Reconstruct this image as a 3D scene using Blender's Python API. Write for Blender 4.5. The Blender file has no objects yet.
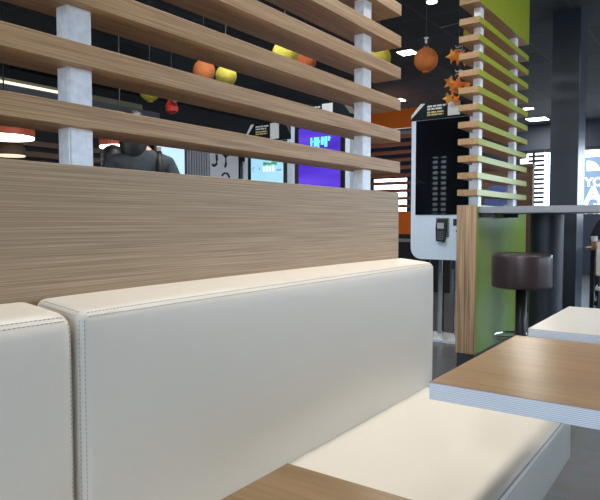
import bpy, bmesh, math, random
from mathutils import Vector, Matrix
random.seed(7)
S = bpy.context.scene
COL = S.collection
PI = math.pi

# ------------------------------------------------------------------ materials
def new_mat(name):
    m = bpy.data.materials.new(name); m.use_nodes = True
    nt = m.node_tree
    return m, nt, nt.nodes['Principled BSDF']

def flat(name, col, rough=.5, metal=0, noise=.06, nscale=30, bump=0, spec=.5, coat=0):
    m, nt, b = new_mat(name)
    tc = nt.nodes.new('ShaderNodeTexCoord')
    n = nt.nodes.new('ShaderNodeTexNoise'); n.inputs['Scale'].default_value = nscale; n.inputs['Detail'].default_value = 4
    nt.links.new(tc.outputs['Object'], n.inputs['Vector'])
    r = nt.nodes.new('ShaderNodeValToRGB')
    r.color_ramp.elements[0].position = .3; r.color_ramp.elements[1].position = .7
    r.color_ramp.elements[0].color = [c * (1 - noise) for c in col[:3]] + [1]
    r.color_ramp.elements[1].color = [min(1, c * (1 + noise)) for c in col[:3]] + [1]
    nt.links.new(n.outputs['Fac'], r.inputs['Fac']); nt.links.new(r.outputs['Color'], b.inputs['Base Color'])
    b.inputs['Roughness'].default_value = rough; b.inputs['Metallic'].default_value = metal
    b.inputs['Specular IOR Level'].default_value = spec
    b.inputs['Coat Weight'].default_value = coat
    if bump:
        bp = nt.nodes.new('ShaderNodeBump'); bp.inputs['Strength'].default_value = bump; bp.inputs['Distance'].default_value = .002
        nt.links.new(n.outputs['Fac'], bp.inputs['Height']); nt.links.new(bp.outputs['Normal'], b.inputs['Normal'])
    return m

def wood(name, dark, light, axis='x', along=1.5, across=130, rough=.5, contrast=(.35, .68), broad=.25):
    """fine straight-grained veneer, grain running along one axis"""
    m, nt, b = new_mat(name)
    tc = nt.nodes.new('ShaderNodeTexCoord')
    def noise(sa, sc, det):
        mp = nt.nodes.new('ShaderNodeMapping')
        mp.inputs['Scale'].default_value = [sa if a == axis else sc for a in 'xyz']
        nt.links.new(tc.outputs['Object'], mp.inputs['Vector'])
        n = nt.nodes.new('ShaderNodeTexNoise'); n.inputs['Scale'].default_value = 1; n.inputs['Detail'].default_value = det
        n.inputs['Roughness'].default_value = .6
        nt.links.new(mp.outputs['Vector'], n.inputs['Vector']); return n
    fine = noise(along, across, 3); wide = noise(along * .6, across * .12, 2)
    mix = nt.nodes.new('ShaderNodeMix'); mix.data_type = 'FLOAT'; mix.inputs['Factor'].default_value = broad
    nt.links.new(fine.outputs['Fac'], mix.inputs['A']); nt.links.new(wide.outputs['Fac'], mix.inputs['B'])
    r = nt.nodes.new('ShaderNodeValToRGB')
    r.color_ramp.elements[0].position, r.color_ramp.elements[1].position = contrast
    r.color_ramp.elements[0].color = (*dark, 1); r.color_ramp.elements[1].color = (*light, 1)
    nt.links.new(mix.outputs['Result'], r.inputs['Fac']); nt.links.new(r.outputs['Color'], b.inputs['Base Color'])
    b.inputs['Roughness'].default_value = rough
    bp = nt.nodes.new('ShaderNodeBump'); bp.inputs['Strength'].default_value = .15; bp.inputs['Distance'].default_value = .001
    nt.links.new(fine.outputs['Fac'], bp.inputs['Height']); nt.links.new(bp.outputs['Normal'], b.inputs['Normal'])
    return m

def emit(name, col, strength):
    m, nt, b = new_mat(name)
    b.inputs['Base Color'].default_value = (*col, 1)
    b.inputs['Emission Color'].default_value = (*col, 1); b.inputs['Emission Strength'].default_value = strength
    return m

def layered(name, base, line, scale):
    """laminated board edge: thin horizontal layers"""
    m, nt, b = new_mat(name)
    tc = nt.nodes.new('ShaderNodeTexCoord')
    w = nt.nodes.new('ShaderNodeTexWave'); w.bands_direction = 'Z'; w.inputs['Scale'].default_value = scale
    w.inputs['Distortion'].default_value = .6; w.inputs['Detail'].default_value = 1; w.inputs['Detail Scale'].default_value = .3
    nt.links.new(tc.outputs['Object'], w.inputs['Vector'])
    r = nt.nodes.new('ShaderNodeValToRGB'); r.color_ramp.elements[0].position = .25; r.color_ramp.elements[1].position = .8
    r.color_ramp.elements[0].color = (*line, 1); r.color_ramp.elements[1].color = (*base, 1)
    nt.links.new(w.outputs['Fac'], r.inputs['Fac']); nt.links.new(r.outputs['Color'], b.inputs['Base Color'])
    b.inputs['Roughness'].default_value = .45
    return m

def tiles(name, base, line, size, rough, gap=.012, var=.25, bump=.0, mixnoise=40, spec=.5):
    m, nt, b = new_mat(name)
    tc = nt.nodes.new('ShaderNodeTexCoord')
    br = nt.nodes.new('ShaderNodeTexBrick'); br.offset = 0
    br.inputs['Scale'].default_value = 1; br.inputs['Brick Width'].default_value = size; br.inputs['Row Height'].default_value = size
    br.inputs['Mortar Size'].default_value = gap; br.inputs['Mortar'].default_value = (*line, 1)
    br.inputs['Color1'].default_value = (*[c * (1 - var) for c in base], 1); br.inputs['Color2'].default_value = (*[c * (1 + var) for c in base], 1)
    nt.links.new(tc.outputs['Object'], br.inputs['Vector'])
    n = nt.nodes.new('ShaderNodeTexNoise'); n.inputs['Scale'].default_value = mixnoise; n.inputs['Detail'].default_value = 4
    nt.links.new(tc.outputs['Object'], n.inputs['Vector'])
    mx = nt.nodes.new('ShaderNodeMix'); mx.data_type = 'RGBA'; mx.blend_type = 'OVERLAY'; mx.inputs['Factor'].default_value = .5
    nt.links.new(br.outputs['Color'], mx.inputs['A']); nt.links.new(n.outputs['Color'], mx.inputs['B'])
    hs = nt.nodes.new('ShaderNodeHueSaturation'); hs.inputs['Saturation'].default_value = .55
    nt.links.new(mx.outputs['Result'], hs.inputs['Color'])
    nt.links.new(hs.outputs['Color'], b.inputs['Base Color'])
    b.inputs['Roughness'].default_value = rough; b.inputs['Specular IOR Level'].default_value = spec
    return m

def screen_mat(name, c0, c1, strength, scale=(1, 3, 6)):
    m, nt, b = new_mat(name)
    tc = nt.nodes.new('ShaderNodeTexCoord'); mp = nt.nodes.new('ShaderNodeMapping'); mp.inputs['Scale'].default_value = scale
    n = nt.nodes.new('ShaderNodeTexNoise'); n.inputs['Scale'].default_value = 1; n.inputs['Detail'].default_value = 2
    r = nt.nodes.new('ShaderNodeValToRGB'); r.color_ramp.elements[0].position = .35; r.color_ramp.elements[1].position = .68
    r.color_ramp.elements[0].color = (*c0, 1); r.color_ramp.elements[1].color = (*c1, 1)
    nt.links.new(tc.outputs['Object'], mp.inputs['Vector']); nt.links.new(mp.outputs['Vector'], n.inputs['Vector'])
    nt.links.new(n.outputs['Fac'], r.inputs['Fac'])
    b.inputs['Base Color'].default_value = (.01, .01, .012, 1); b.inputs['Roughness'].default_value = .1
    nt.links.new(r.outputs['Color'], b.inputs['Emission Color']); b.inputs['Emission Strength'].default_value = strength
    return m

M = {}
M['slatwood'] = wood('oak_slat', (.31, .165, .065), (.56, .36, .185), 'x', 4.0, 480, .45, (.40, .61))
M['slatwood_y'] = wood('oak_slat_cross', (.29, .165, .072), (.54, .355, .19), 'y', 4.0, 480, .45)
M['panelwood'] = wood('oak_panel', (.28, .185, .105), (.53, .385, .24), 'x', 2.4, 460, .5, (.36, .64), .06)
M['tablewood'] = wood('oak_laminate', (.235, .145, .07), (.37, .245, .13), 'y', 5.0, 90, .3, (.33, .68), .4)
M['endwood'] = wood('striped_end_veneer', (.22, .13, .075), (.62, .42, .25), 'z', 1.2, 75, .5, (.38, .62), .2)
M['brownwood'] = wood('brown_wood', (.10, .05, .025), (.22, .12, .06), 'y', 1.5, 60, .5)
M['edge'] = layered('layered_edge', (.80, .82, .86), (.52, .55, .62), 95)
M['greyedge'] = layered('grey_edge', (.36, .39, .44), (.24, .26, .30), 55)
M['tablewhite'] = flat('white_laminate', (.60, .585, .55), .32, noise=.03)
M['leather'] = flat('cream_leather', (.76, .71, .625), .42, noise=.02, nscale=400, bump=.12)
M['thread'] = flat('grey_thread', (.42, .42, .43), .7)
M['black'] = flat('black_metal', (.012, .012, .014), .4)
M['alu'] = flat('brushed_aluminium', (.82, .86, .92), .42, metal=.25, nscale=60, noise=.1)
M['green'] = flat('green_gloss', (.22, .34, .035), .22, noise=.04, nscale=4, spec=.5)
M['lime'] = flat('lime_lacquer', (.30, .36, .02), .35, noise=.04)
M['dullplinth'] = flat('dark_plinth', (.03, .032, .038), .4)
M['column'] = flat('blue_black_column', (.022, .031, .05), .3, noise=.12, nscale=6)
M['drum'] = flat('dark_drum', (.022, .027, .042), .45, noise=.08, nscale=6)
M['brownleather'] = flat('brown_leather', (.046, .030, .032), .34, noise=.08, nscale=120, bump=.1)
M['chrome'] = flat('chrome', (.75, .77, .8), .12, metal=1, noise=.02)
M['kioskwhite'] = flat('kiosk_white', (.74, .85, .98), .35, noise=.02)
M['header'] = flat('header_green', (.006, .012, .013), .6, spec=.2)
M['glassblack'] = flat('black_glass', (.006, .007, .010), .02, spec=.22)
M['white'] = flat('white_print', (.8, .8, .8), .5)
M['yellowprint'] = flat('yellow_print', (.75, .6, .25), .5)
M['greyplate'] = flat('grey_plate', (.25, .27, .28), .5)
M['plastic'] = flat('black_plastic', (.012, .012, .014), .3)
M['keygrey'] = flat('key_grey', (.12, .12, .13), .4)
M['display'] = flat('grey_display', (.45, .47, .5), .25)
M['orange'] = flat('orange_lacquer', (.80, .17, .015), .4, noise=.06, nscale=3)
M['rustslat'] = wood('rust_slat', (.26, .07, .03), (.42, .14, .06), 'y', 1.5, 60, .7)
M['cabletrim'] = flat('lamp_orange', (.42, .07, .02), .4)
M['bulb'] = emit('lamp_diffuser', (1, .95, .85), 9)
M['panelight'] = emit('ceiling_panel_light', (1, .97, .9), 10)
M['cove'] = emit('cove_light', (1, .93, .72), 1.0)
M['coveoff'] = flat('cove_trim', (.20, .19, .12), .5)
M['lampdim'] = emit('dim_diffuser', (1, .85, .6), .9)
M['soffit'] = flat('grey_soffit', (.10, .105, .12), .7)
M['darkwall'] = flat('charcoal_wall', (.018, .02, .024), .8)
M['bluewall'] = flat('navy_wall', (.035, .05, .085), .6)
M['greywall'] = flat('grey_wall', (.2, .21, .22), .8)
M['frame'] = flat('black_frame', (.012, .014, .018), .4)
M['ceiling'] = tiles('ceiling_tiles', (.036, .046, .055), (.06, .072, .082), .6, .75, .010, .2, mixnoise=120, spec=.2)
M['floor'] = tiles('floor_tiles', (.115, .12, .13), (.085, .088, .092), .6, .32, .004, .08, mixnoise=9)
M['lightpanel'] = emit('backlit_blue', (.50, .72, 1.0), .85)
M['corrug'] = flat('corrugated_grey', (.42, .43, .47), .5)
M['poster'] = flat('poster_white', (.75, .78, .84), .5)
M['lorange'] = flat('orange_paper', (.52, .15, .035), .8, noise=.1, nscale=14)
M['lyellow'] = flat('yellow_paper', (.40, .33, .035), .8, noise=.1, nscale=14)
M['lrust'] = flat('rust_paper', (.40, .085, .02), .8, noise=.1, nscale=14)
M['leaf'] = flat('orange_leaf', (.70, .16, .015), .6, noise=.3, nscale=20)
M['leaf2'] = flat('amber_leaf', (.62, .27, .03), .6, noise=.3, nscale=20)
M['ribbon'] = flat('pale_ribbon', (.6, .5, .55), .5)
M['red'] = flat('red_paper', (.55, .03, .02), .5)
M['string'] = flat('string', (.15, .15, .16), .7)
M['hook'] = flat('white_hook', (.7, .7, .72), .4)
M['skin'] = flat('skin', (.50, .30, .21), .5)
M['hair'] = flat('dark_hair', (.012, .010, .009), .5, noise=.4, nscale=90)
M['jacket'] = flat('charcoal_jacket', (.035, .042, .05), .85, nscale=80, noise=.15, bump=.2)
M['strap'] = flat('black_strap', (.006, .006, .007), .6)
M['buckle'] = flat('tan_buckle', (.45, .33, .2), .4)
M['jeans'] = flat('dark_jeans', (.02, .025, .04), .8)
M['navy'] = flat('navy_top', (.012, .012, .03), .8)
M['shoe'] = flat('black_shoe', (.01, .01, .01), .5)
M['eye'] = flat('eye_white', (.7, .7, .7), .3)
M['bluebox'] = flat('periwinkle_plastic', (.20, .28, .72), .4)
M['cup'] = flat('white_cup', (.8, .8, .8), .5)
M['cardbox'] = flat('tan_carton', (.55, .30, .12), .6)
M['paper'] = flat('white_paper', (.8, .82, .85), .6)
M['cyan'] = emit('cyan_glyph', (.15, .62, .80), 1.0)
M['picgreen'] = emit('picture_green', (.04, .22, .08), 1.0)
M['picpale'] = emit('picture_pale', (.62, .82, .75), 1.0)
M['picdark'] = emit('picture_teal', (.08, .25, .40), 1.0)
M['scrblue'] = screen_mat('screen_pale_blue', (.30, .62, .85), (.42, .74, .92), 1.0, (1, 1.5, 2.5))
M['scrpurple'] = screen_mat('screen_purple', (.05, .015, .48), (.13, .06, .72), 1.0, (1, .7, 6))
M['decal'] = emit('film_daylight_glow', (.20, .32, .50), .75)  # opaque film; its emission imitates daylight coming through
M['decalwhite'] = emit('vinyl_daylight_glow', (.93, .97, .95), 1.0)  # sun and letters emit to imitate sky light behind them

def glass_mat():
    m = bpy.data.materials.new('window_glass'); m.use_nodes = True
    nt = m.node_tree; nt.nodes.clear()
    o = nt.nodes.new('ShaderNodeOutputMaterial'); mx = nt.nodes.new('ShaderNodeMixShader'); mx.inputs[0].default_value = .05
    t = nt.nodes.new('ShaderNodeBsdfTransparent'); g = nt.nodes.new('ShaderNodeBsdfGlossy'); g.inputs['Roughness'].default_value = .02
    nt.links.new(t.outputs[0], mx.inputs[1]); nt.links.new(g.outputs[0], mx.inputs[2]); nt.links.new(mx.outputs[0], o.inputs[0])
    return m
M['glass'] = glass_mat()

# ------------------------------------------------------------------ object helpers
WM = {}                                    # world matrices of objects
def root(name, label, cat, loc=(0, 0, 0), rz=0, group=None):
    o = bpy.data.objects.new(name, None); COL.objects.link(o)
    o.location = loc; o.rotation_euler = (0, 0, rz); o.empty_display_size = .1
    o['label'] = label; o['category'] = cat
    if group: o['group'] = group
    WM[o] = Matrix.Translation(Vector(loc)) @ Matrix.Rotation(rz, 4, 'Z')
    return o

def part(name, bm, mat, parent=None, label=None, local=False, smooth=False, mats=None):
    """link a bmesh (world coordinates unless local) as one mesh object under its parent"""
    if parent is not None and not local:
        bm.transform(WM[parent].inverted())
    me = bpy.data.meshes.new(name); bm.to_mesh(me); bm.free()
    return link_mesh(name, me, mat, parent, label, smooth, mats)

def link_mesh(name, me, mat, parent=None, label=None, smooth=False, mats=None):
    for mm in (mats or [mat]): me.materials.append(M[mm])
    if smooth:
        for p in me.polygons: p.use_smooth = True
    o = bpy.data.objects.new(name, me); COL.objects.link(o)
    o.parent = parent; WM[o] = WM[parent] if parent is not None else Matrix()
    if label: o['label'] = label
    return o

def tag(o, label, cat, group=None):
    o['label'] = label; o['category'] = cat
    if group: o['group'] = group
    return o

def struct(name, bm, mat, label=None, mats=None):
    o = part(name, bm, mat, mats=mats); o['kind'] = 'structure'
    if label: o['label'] = label
    return o

def box(x0, x1, y0, y1, z0, z1, bev=0, seg=2, bm=None):
    bm = bm or bmesh.new(); b2 = bmesh.new()
    bmesh.ops.create_cube(b2, size=1)
    for v in b2.verts:
        v.co = Vector(((x0 + x1) / 2 + v.co.x * (x1 - x0), (y0 + y1) / 2 + v.co.y * (y1 - y0), (z0 + z1) / 2 + v.co.z * (z1 - z0)))
    if bev: bmesh.ops.bevel(b2, geom=b2.edges[:], offset=bev, segments=seg, affect='EDGES', profile=.5)
    merge(bm, b2); return bm

def merge(bm, b2):
    me = bpy.data.meshes.new('t'); b2.to_mesh(me); b2.free(); bm.from_mesh(me); bpy.data.meshes.remove(me)

def lathe(cx, cy, prof, n=32, bm=None, cap=True):
    """prof: list of (radius, z)"""
    bm = bm or bmesh.new(); rings = []
    for r, z in prof:
        rings.append([bm.verts.new((cx + r * math.cos(2 * PI * k / n), cy + r * math.sin(2 * PI * k / n), z)) for k in range(n)])
    for a, b in zip(rings, rings[1:]):
        for k in range(n): bm.faces.new((a[k], a[(k + 1) % n], b[(k + 1) % n], b[k]))
    if cap:
        bm.faces.new(rings[0][::-1]); bm.faces.new(rings[-1])
    bmesh.ops.recalc_face_normals(bm, faces=bm.faces[:])
    return bm

def tube(pts, r, n=8, bm=None, closed=False):
    bm = bm or bmesh.new(); pts = [Vector(p) for p in pts]; rings = []
    N = len(pts)
    for i, p in enumerate(pts):
        a = pts[(i - 1) % N] if (closed or i > 0) else p; c = pts[(i + 1) % N] if (closed or i < N - 1) else p
        t = (c - a).normalized(); u = t.cross(Vector((0, 0, 1)))
        if u.length < 1e-3: u = t.cross(Vector((1, 0, 0)))
        u.normalize(); w = t.cross(u)
        rings.append([bm.verts.new(p + u * r * math.cos(2 * PI * k / n) + w * r * math.sin(2 * PI * k / n)) for k in range(n)])
    rng = range(N if closed else N - 1)
    for i in rng:
        a, b = rings[i], rings[(i + 1) % N]
        for k in range(n): bm.faces.new((a[k], a[(k + 1) % n], b[(k + 1) % n], b[k]))
    if not closed:
        bm.faces.new(rings[0][::-1]); bm.faces.new(rings[-1])
    bmesh.ops.recalc_face_normals(bm, faces=bm.faces[:])
    return bm

def prism_x(poly, x0, x1, bm=None):
    """poly: (y,z) outline extruded along x"""
    bm = bm or bmesh.new()
    a = [bm.verts.new((x0, y, z)) for y, z in poly]; b = [bm.verts.new((x1, y, z)) for y, z in poly]
    n = len(poly)
    bm.faces.new(a); bm.faces.new(b[::-1])
    for k in range(n): bm.faces.new((a[k], b[k], b[(k + 1) % n], a[(k + 1) % n]))
    bmesh.ops.recalc_face_normals(bm, faces=bm.faces[:])
    return bm

def text_mesh(txt, size, extrude=.002):
    cu = bpy.data.curves.new('t', 'FONT'); cu.body = txt; cu.size = size; cu.extrude = extrude; cu.offset = size * .035; cu.align_x = 'LEFT'
    o = bpy.data.objects.new('t', cu); COL.objects.link(o)
    me = bpy.data.meshes.new_from_object(o.evaluated_get(bpy.context.evaluated_depsgraph_get()))
    bpy.data.objects.remove(o); return me

# upholstered block: rounded box whose faces swell slightly
class Cushion:
    def __init__(s, x0, x1, y0, y1, z0, z1, r, bulge, tilt=0, flat_back=False):
        s.tilt = tilt; s.fb = flat_back
        s.lo = Vector((x0, y0, z0)); s.hi = Vector((x1, y1, z1)); s.r = r; s.b = bulge
        s.c = (s.lo + s.hi) / 2; s.h = (s.hi - s.lo) / 2
    def f(s, p):                            # point on the sharp box -> point on the upholstery
        q = Vector([min(max(p[i], s.lo[i] + s.r), s.hi[i] - s.r) for i in range(3)])
        d = p - q
        if d.length > 1e-9: q2 = q + d.normalized() * s.r; n = d.normalized()
        else: q2 = p.copy(); n = Vector()
        e = [max(0, 1 - abs((q2[i] - s.c[i]) / s.h[i]) ** 2.5) for i in range(3)]
        out = Vector()
        for i in range(3):
            k = 1
            for j in range(3):
                if j != i: k *= e[j] ** .5
            out[i] = n[i] * s.b[i] * k
        if s.fb and out.y > 0: out.y = 0
        out.z += s.tilt * (p.y - s.lo.y) / (s.hi.y - s.lo.y) * (p.z - s.lo.z) / (s.hi.z - s.lo.z)
        return q2 + out
    def mesh(s, n=(40, 12, 24)):
        bm = bmesh.new(); vs = {}
        def ticks(i):
            L, H, r = s.lo[i], s.hi[i], s.r
            t = [L, L + r * .25, L + r * .5, L + r * .75]
            m = n[i]; t += [L + r + (H - L - 2 * r) * k / m for k in range(m + 1)]
            return t + [H - r * .75, H - r * .5, H - r * .25, H]
        T = [ticks(i) for i in range(3)]
        def V(p):
            k = tuple(round(c, 6) for c in p)
            if k not in vs: vs[k] = bm.verts.new(s.f(Vector(p)))
            return vs[k]
        for i in range(3):
            j, k = (i + 1) % 3, (i + 2) % 3
            for side in (s.lo[i], s.hi[i]):
                for a in range(len(T[j]) - 1):
                    for b in range(len(T[k]) - 1):
                        q = []
                        for (u, w) in ((a, b), (a + 1, b), (a + 1, b + 1), (a, b + 1)):
                            p = [0, 0, 0]; p[i] = side; p[j] = T[j][u]; p[k] = T[k][w]; q.append(V(p))
                        try: bm.faces.new(q)
                        except ValueError: pass
        bmesh.ops.recalc_face_normals(bm, faces=bm.faces[:])
        return bm
    def stitch(s, a, b, step=.0075, dash=.0048, rad=.0007, bm=None):
        """dashed thread along a straight run on the sharp box, carried onto the upholstery"""
        bm = bm or bmesh.new(); a = Vector(a); b = Vector(b); L = (b - a).length; k = 0
        while k * step + dash < L:
            p = [s.f(a.lerp(b, (k * step + t * dash) / L)) for t in (0, 1)]
            c = s.c; off = [(q - Vector((min(max(q.x, s.lo.x + s.r), s.hi.x - s.r), min(max(q.y, s.lo.y + s.r), s.hi.y - s.r), min(max(q.z, s.lo.z + s.r), s.hi.z - s.r)))) for q in p]
            p = [q + o.normalized() * .0004 for q, o in zip(p, off)]
            tube(p, rad, 5, bm); k += 1
        return bm

# ------------------------------------------------------------------ room shell
XN, XF, YR, YL, ZC = -3.2, 12.7, -4.2, 7.5, 3.0
T = .15
struct('floor', box(XN - T, XF + T, YR - T, YL + T, -.1, 0), 'floor')
struct('ceiling', box(XN - T, XF + T, YR - T, YL + T, ZC, ZC + .1), 'ceiling')

def wall_with_holes(name, axis, pos, thick, a0, a1, holes, mat):
    """axis 'x': wall at x=pos spanning y; axis 'y': wall at y=pos spanning x. holes: (a0,a1,z0,z1) left to right"""
    bm = bmesh.new()
    def B(u0, u1, z0, z1):
        if u1 - u0 < 1e-4 or z1 - z0 < 1e-4: return
        if axis == 'x': box(pos, pos + thick, u0, u1, z0, z1, bm=bm)
        else: box(u0, u1, pos, pos + thick, z0, z1, bm=bm)
    u = a0
    for (h0, h1, z0, z1) in sorted(holes):
        B(u, h0, 0, ZC); B(h0, h1, 0, z0); B(h0, h1, z1, ZC); u = h1
    B(u, a1, 0, ZC)
    return struct(name, bm, mat)

far_holes = [(-3.9, 3.58, 1.2, 2.5), (6.0, 7.0, 1.0, 2.12)]
near_holes = [(-2.0, 2.3, .35, 2.75), (2.6, 4.5, .35, 2.75), (5.25, 5.72, .9, 2.62)]  # middle opening: unseen window added to throw daylight on the kiosks
right_holes = [(3.2, 4.4, .35, 2.7), (5.0, 8.0, .35, 2.7), (8.4, 11.6, .35, 2.7)]  # first opening: unseen window added to light the seat below the tabletops
wall_with_holes('wall_far', 'x', XF, T, YR, YL, far_holes, 'bluewall')
wall_with_holes('wall_near', 'x', XN - T, T, YR, YL, near_holes, 'greywall')
wall_with_holes('wall_right', 'y', YR - T, T, XN - T, XF + T, right_holes, 'greywall')
struct('wall_left', box(XN - T, XF + T, YL, YL + T, 0, ZC), 'darkwall')

wn = 0
def window(axis, pos, thick, hole, mull=1, trans=0):
    global wn; wn += 1
    h0, h1, z0, z1 = hole; f = .06
    def B(u0, u1, w0, w1, t0=.03, t1=.10, bm=None):
        if axis == 'x': return box(pos + t0, pos + t1, u0, u1, w0, w1, bm=bm)
        return box(u0, u1, pos + t0, pos + t1, w0, w1, bm=bm)
    bm = bmesh.new()
    B(h0, h1, z0, z0 + f, bm=bm); B(h0, h1, z1 - f, z1, bm=bm); B(h0, h0 + f, z0 + f, z1 - f, bm=bm); B(h1 - f, h1, z0 + f, z1 - f, bm=bm)
    for k in range(1, mull + 1):
        c = h0 + (h1 - h0) * k / (mull + 1); B(c - .03, c + .03, z0 + f, z1 - f, bm=bm)
    for k in range(1, trans + 1):
        c = z0 + (z1 - z0) * k / (trans + 1); B(h0 + f, h1 - f, c - .025, c + .025, .02, .11, bm=bm)
    w = struct('window_%d' % wn, bm, 'frame')
    g = part('pane', B(h0 + f, h1 - f, z0 + f, z1 - f, .062, .068), 'glass', w)
    # daylight sampling guide for the opening: passes sky light, gives none of its own
    L = bpy.data.lights.new('daylight_portal', 'AREA'); L.shape = 'RECTANGLE'; L.cycles.is_portal = True
    o = bpy.data.objects.new('daylight_portal', L); COL.objects.link(o)
    c, zc = (h0 + h1) / 2, (z0 + z1) / 2
    L.size = h1 - h0; L.size_y = z1 - z0
    if axis == 'x':
        inward = 1 if pos < 0 else -1
        o.location = (pos + thick / 2 - inward * thick * .6, c, zc)
        d = Vector((inward, 0, 0))
    else:
        o.location = (c, pos + thick / 2 - thick * .6, zc); d = Vector((0, 1, 0))
    o.rotation_euler = d.to_track_quat('-Z', 'Z').to_euler()
    return w
for h, m in zip(far_holes, (0, 0)): window('x', XF, T, h, m)
for h, m, t in zip(near_holes, (2, 1, 1), (0, 0, 13)): window('x', XN - T, T, h, m, t)
for h in right_holes: window('y', YR - T, T, h, 1)

# bulkhead along the left wall with its cove lights
struct('trim_1', box(XN, 5.72, 6.5, YL, 2.42, 2.57), 'soffit', 'grey bulkhead along the far left wall')
cl = part('cove_light', box(XN, 4.62, 6.49, 6.56, 2.572, 2.60), 'cove')
tag(cl, 'long thin warm white light strip on top of the grey bulkhead', 'light')
struct('trim_2', box(XN, 5.5, 6.60, 6.66, 2.573, 2.66), 'coveoff', 'pale upper lip of the bulkhead')
# dark wood slats low on the left wall
bm = bmesh.new()
for k in range(7): box(XN, 5.55, 7.42, 7.498, 1.2 + k * .14, 1.27 + k * .14, bm=bm)
struct('trim_3', bm, 'brownwood', 'dark brown horizontal wooden slats fixed on the black back wall')

# backlit panel, corrugated shutter and poster on the left wall
bp_ = root('backlit_panel', 'pale blue glowing panel in a black frame behind the standing person', 'panel', (6.75, YL, 0))
part('frame', box(6.42, 7.12, 7.43, 7.497, .9, 2.5), 'frame', bp_)
part('lit_face', box(6.47, 7.05, 7.415, 7.43, .95, 2.45), 'lightpanel', bp_)
bm = bmesh.new()
for k in range(9): box(7.13 + k * .06, 7.17 + k * .06, 7.44, 7.498, 0, 2.5, .008, bm=bm)
box(7.12, 7.68, 7.465, 7.498, 0, 2.5, bm=bm)
tag(part('ribbed_shutter', bm, 'corrug'), 'pale grey vertically ribbed shutter between the blue lit panel and the white poster', 'shutter')
po = root('wall_poster', 'white wall poster with black curved marks beside the ribbed shutter', 'poster', (8.1, YL, 1.6))
part('board', box(7.70, 8.46, 7.46, 7.497, 1.2, 2.5), 'poster', po)
bm = bmesh.new()
tube([(7.86, 7.45, 2.25), (7.87, 7.45, 2.15), (7.86, 7.45, 2.08), (7.80, 7.45, 2.04), (7.75, 7.45, 2.06)], .022, 8, bm)
part('black_mark', bm, 'plastic', po); bm = bmesh.new()
tube([(8.03, 7.45, 2.28), (8.10, 7.45, 2.24), (8.17, 7.45, 2.28)], .03, 8, bm)
tube([(8.10, 7.45, 2.24), (8.11, 7.45, 2.1), (8.08, 7.45, 2.04)], .020, 8, bm)
part('black_mark', bm, 'plastic', po); bm = bmesh.new()
tube([(8.0, 7.45, 1.88), (8.06, 7.45, 1.93), (8.14, 7.45, 1.93), (8.2, 7.45, 1.86)], .018, 8, bm)
part('black_mark', bm, 'plastic', po)
wl2 = root('wall_niche', 'bright white niche under a round black lamp left of the pale blue kiosk screen', 'niche', (8.7, YL, 1.6))
part('frame', box(8.48, 8.98, 7.44, 7.497, 1.5, 2.45), 'frame', wl2)
part('lit_face', box(8.55, 8.83, 7.425, 7.44, 1.55, 2.18), emit and 'poster', wl2)
bm = bmesh.new(); bmesh.ops.create_uvsphere(bm, u_segments=20, v_segments=12, radius=.15, matrix=Matrix.Translation((8.68, 7.25, 2.27)))
part('round_lamp', bm, 'plastic', wl2, smooth=True)
part('lamp_arm', tube([(8.68, 7.25, 2.30), (8.68, 7.46, 2.36)], .012), 'plastic', wl2)

# ------------------------------------------------------------------ foreground: slatted oak partition
def partition(name, label, x0, x1, y0, y1, z_panel, slat_zs, slat_t, posts, mats, fascia=None, plinth=0, grp=None, xaxis=True):
    t = root(name, label, 'partition', ((x0 + x1) / 2, (y0 + y1) / 2, 0))
    pw, sl, ps = mats
    part('panel', box(x0, x1, y0, y1, plinth, z_panel, .002), pw, t)
    for z in slat_zs:
        part('slat', box(x0 + .0, x1, y0, y1, z, z + slat_t, .0015), sl, t)
    for (a0, a1, b0, b1) in posts:
        part('post', box(a0, a1, b0, b1, z_panel, ZC if fascia is None else fascia, .003), ps, t)
    return t
SP = .1155
zs = [1.239 + SP * k for k in range(14)]
oak = root('slatted_partition', 'oak partition with a low panel and horizontal slats on metal posts behind the cream bench', 'partition', (.5, 1.05, 0))
part('panel', box(-1.1, 2.034, 1.0, 1.112, .0, 1.166, .0015), 'panelwood', oak)
for z in zs: part('slat', box(-1.1, 2.043, 1.0, 1.112, z, z + .0415, .0012), 'slatwood', oak)
for (a, b) in ((-.45, -.40), (.680, .733), (1.812, 1.868)):
    po_ = part('post', box(a, b, 1.028, 1.066, 1.166, ZC, .003), 'alu', oak)
ret = root('slatted_partition', 'short oak slatted return meeting the back of the bench partition at far left', 'partition', (.55, 1.7, 0))
part('panel', box(.47, .582, 1.112, 2.4, 0, 1.12, .0015), 'panelwood', ret)
for k in range(14): part('slat', box(.47, .585, 1.112, 2.4, 1.19 + SP * k, 1.232 + SP * k, .0012), 'slatwood_y', ret)
part('post', box(.505, .55, 2.2, 2.25, 1.12, ZC, .003), 'alu', ret)

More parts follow.
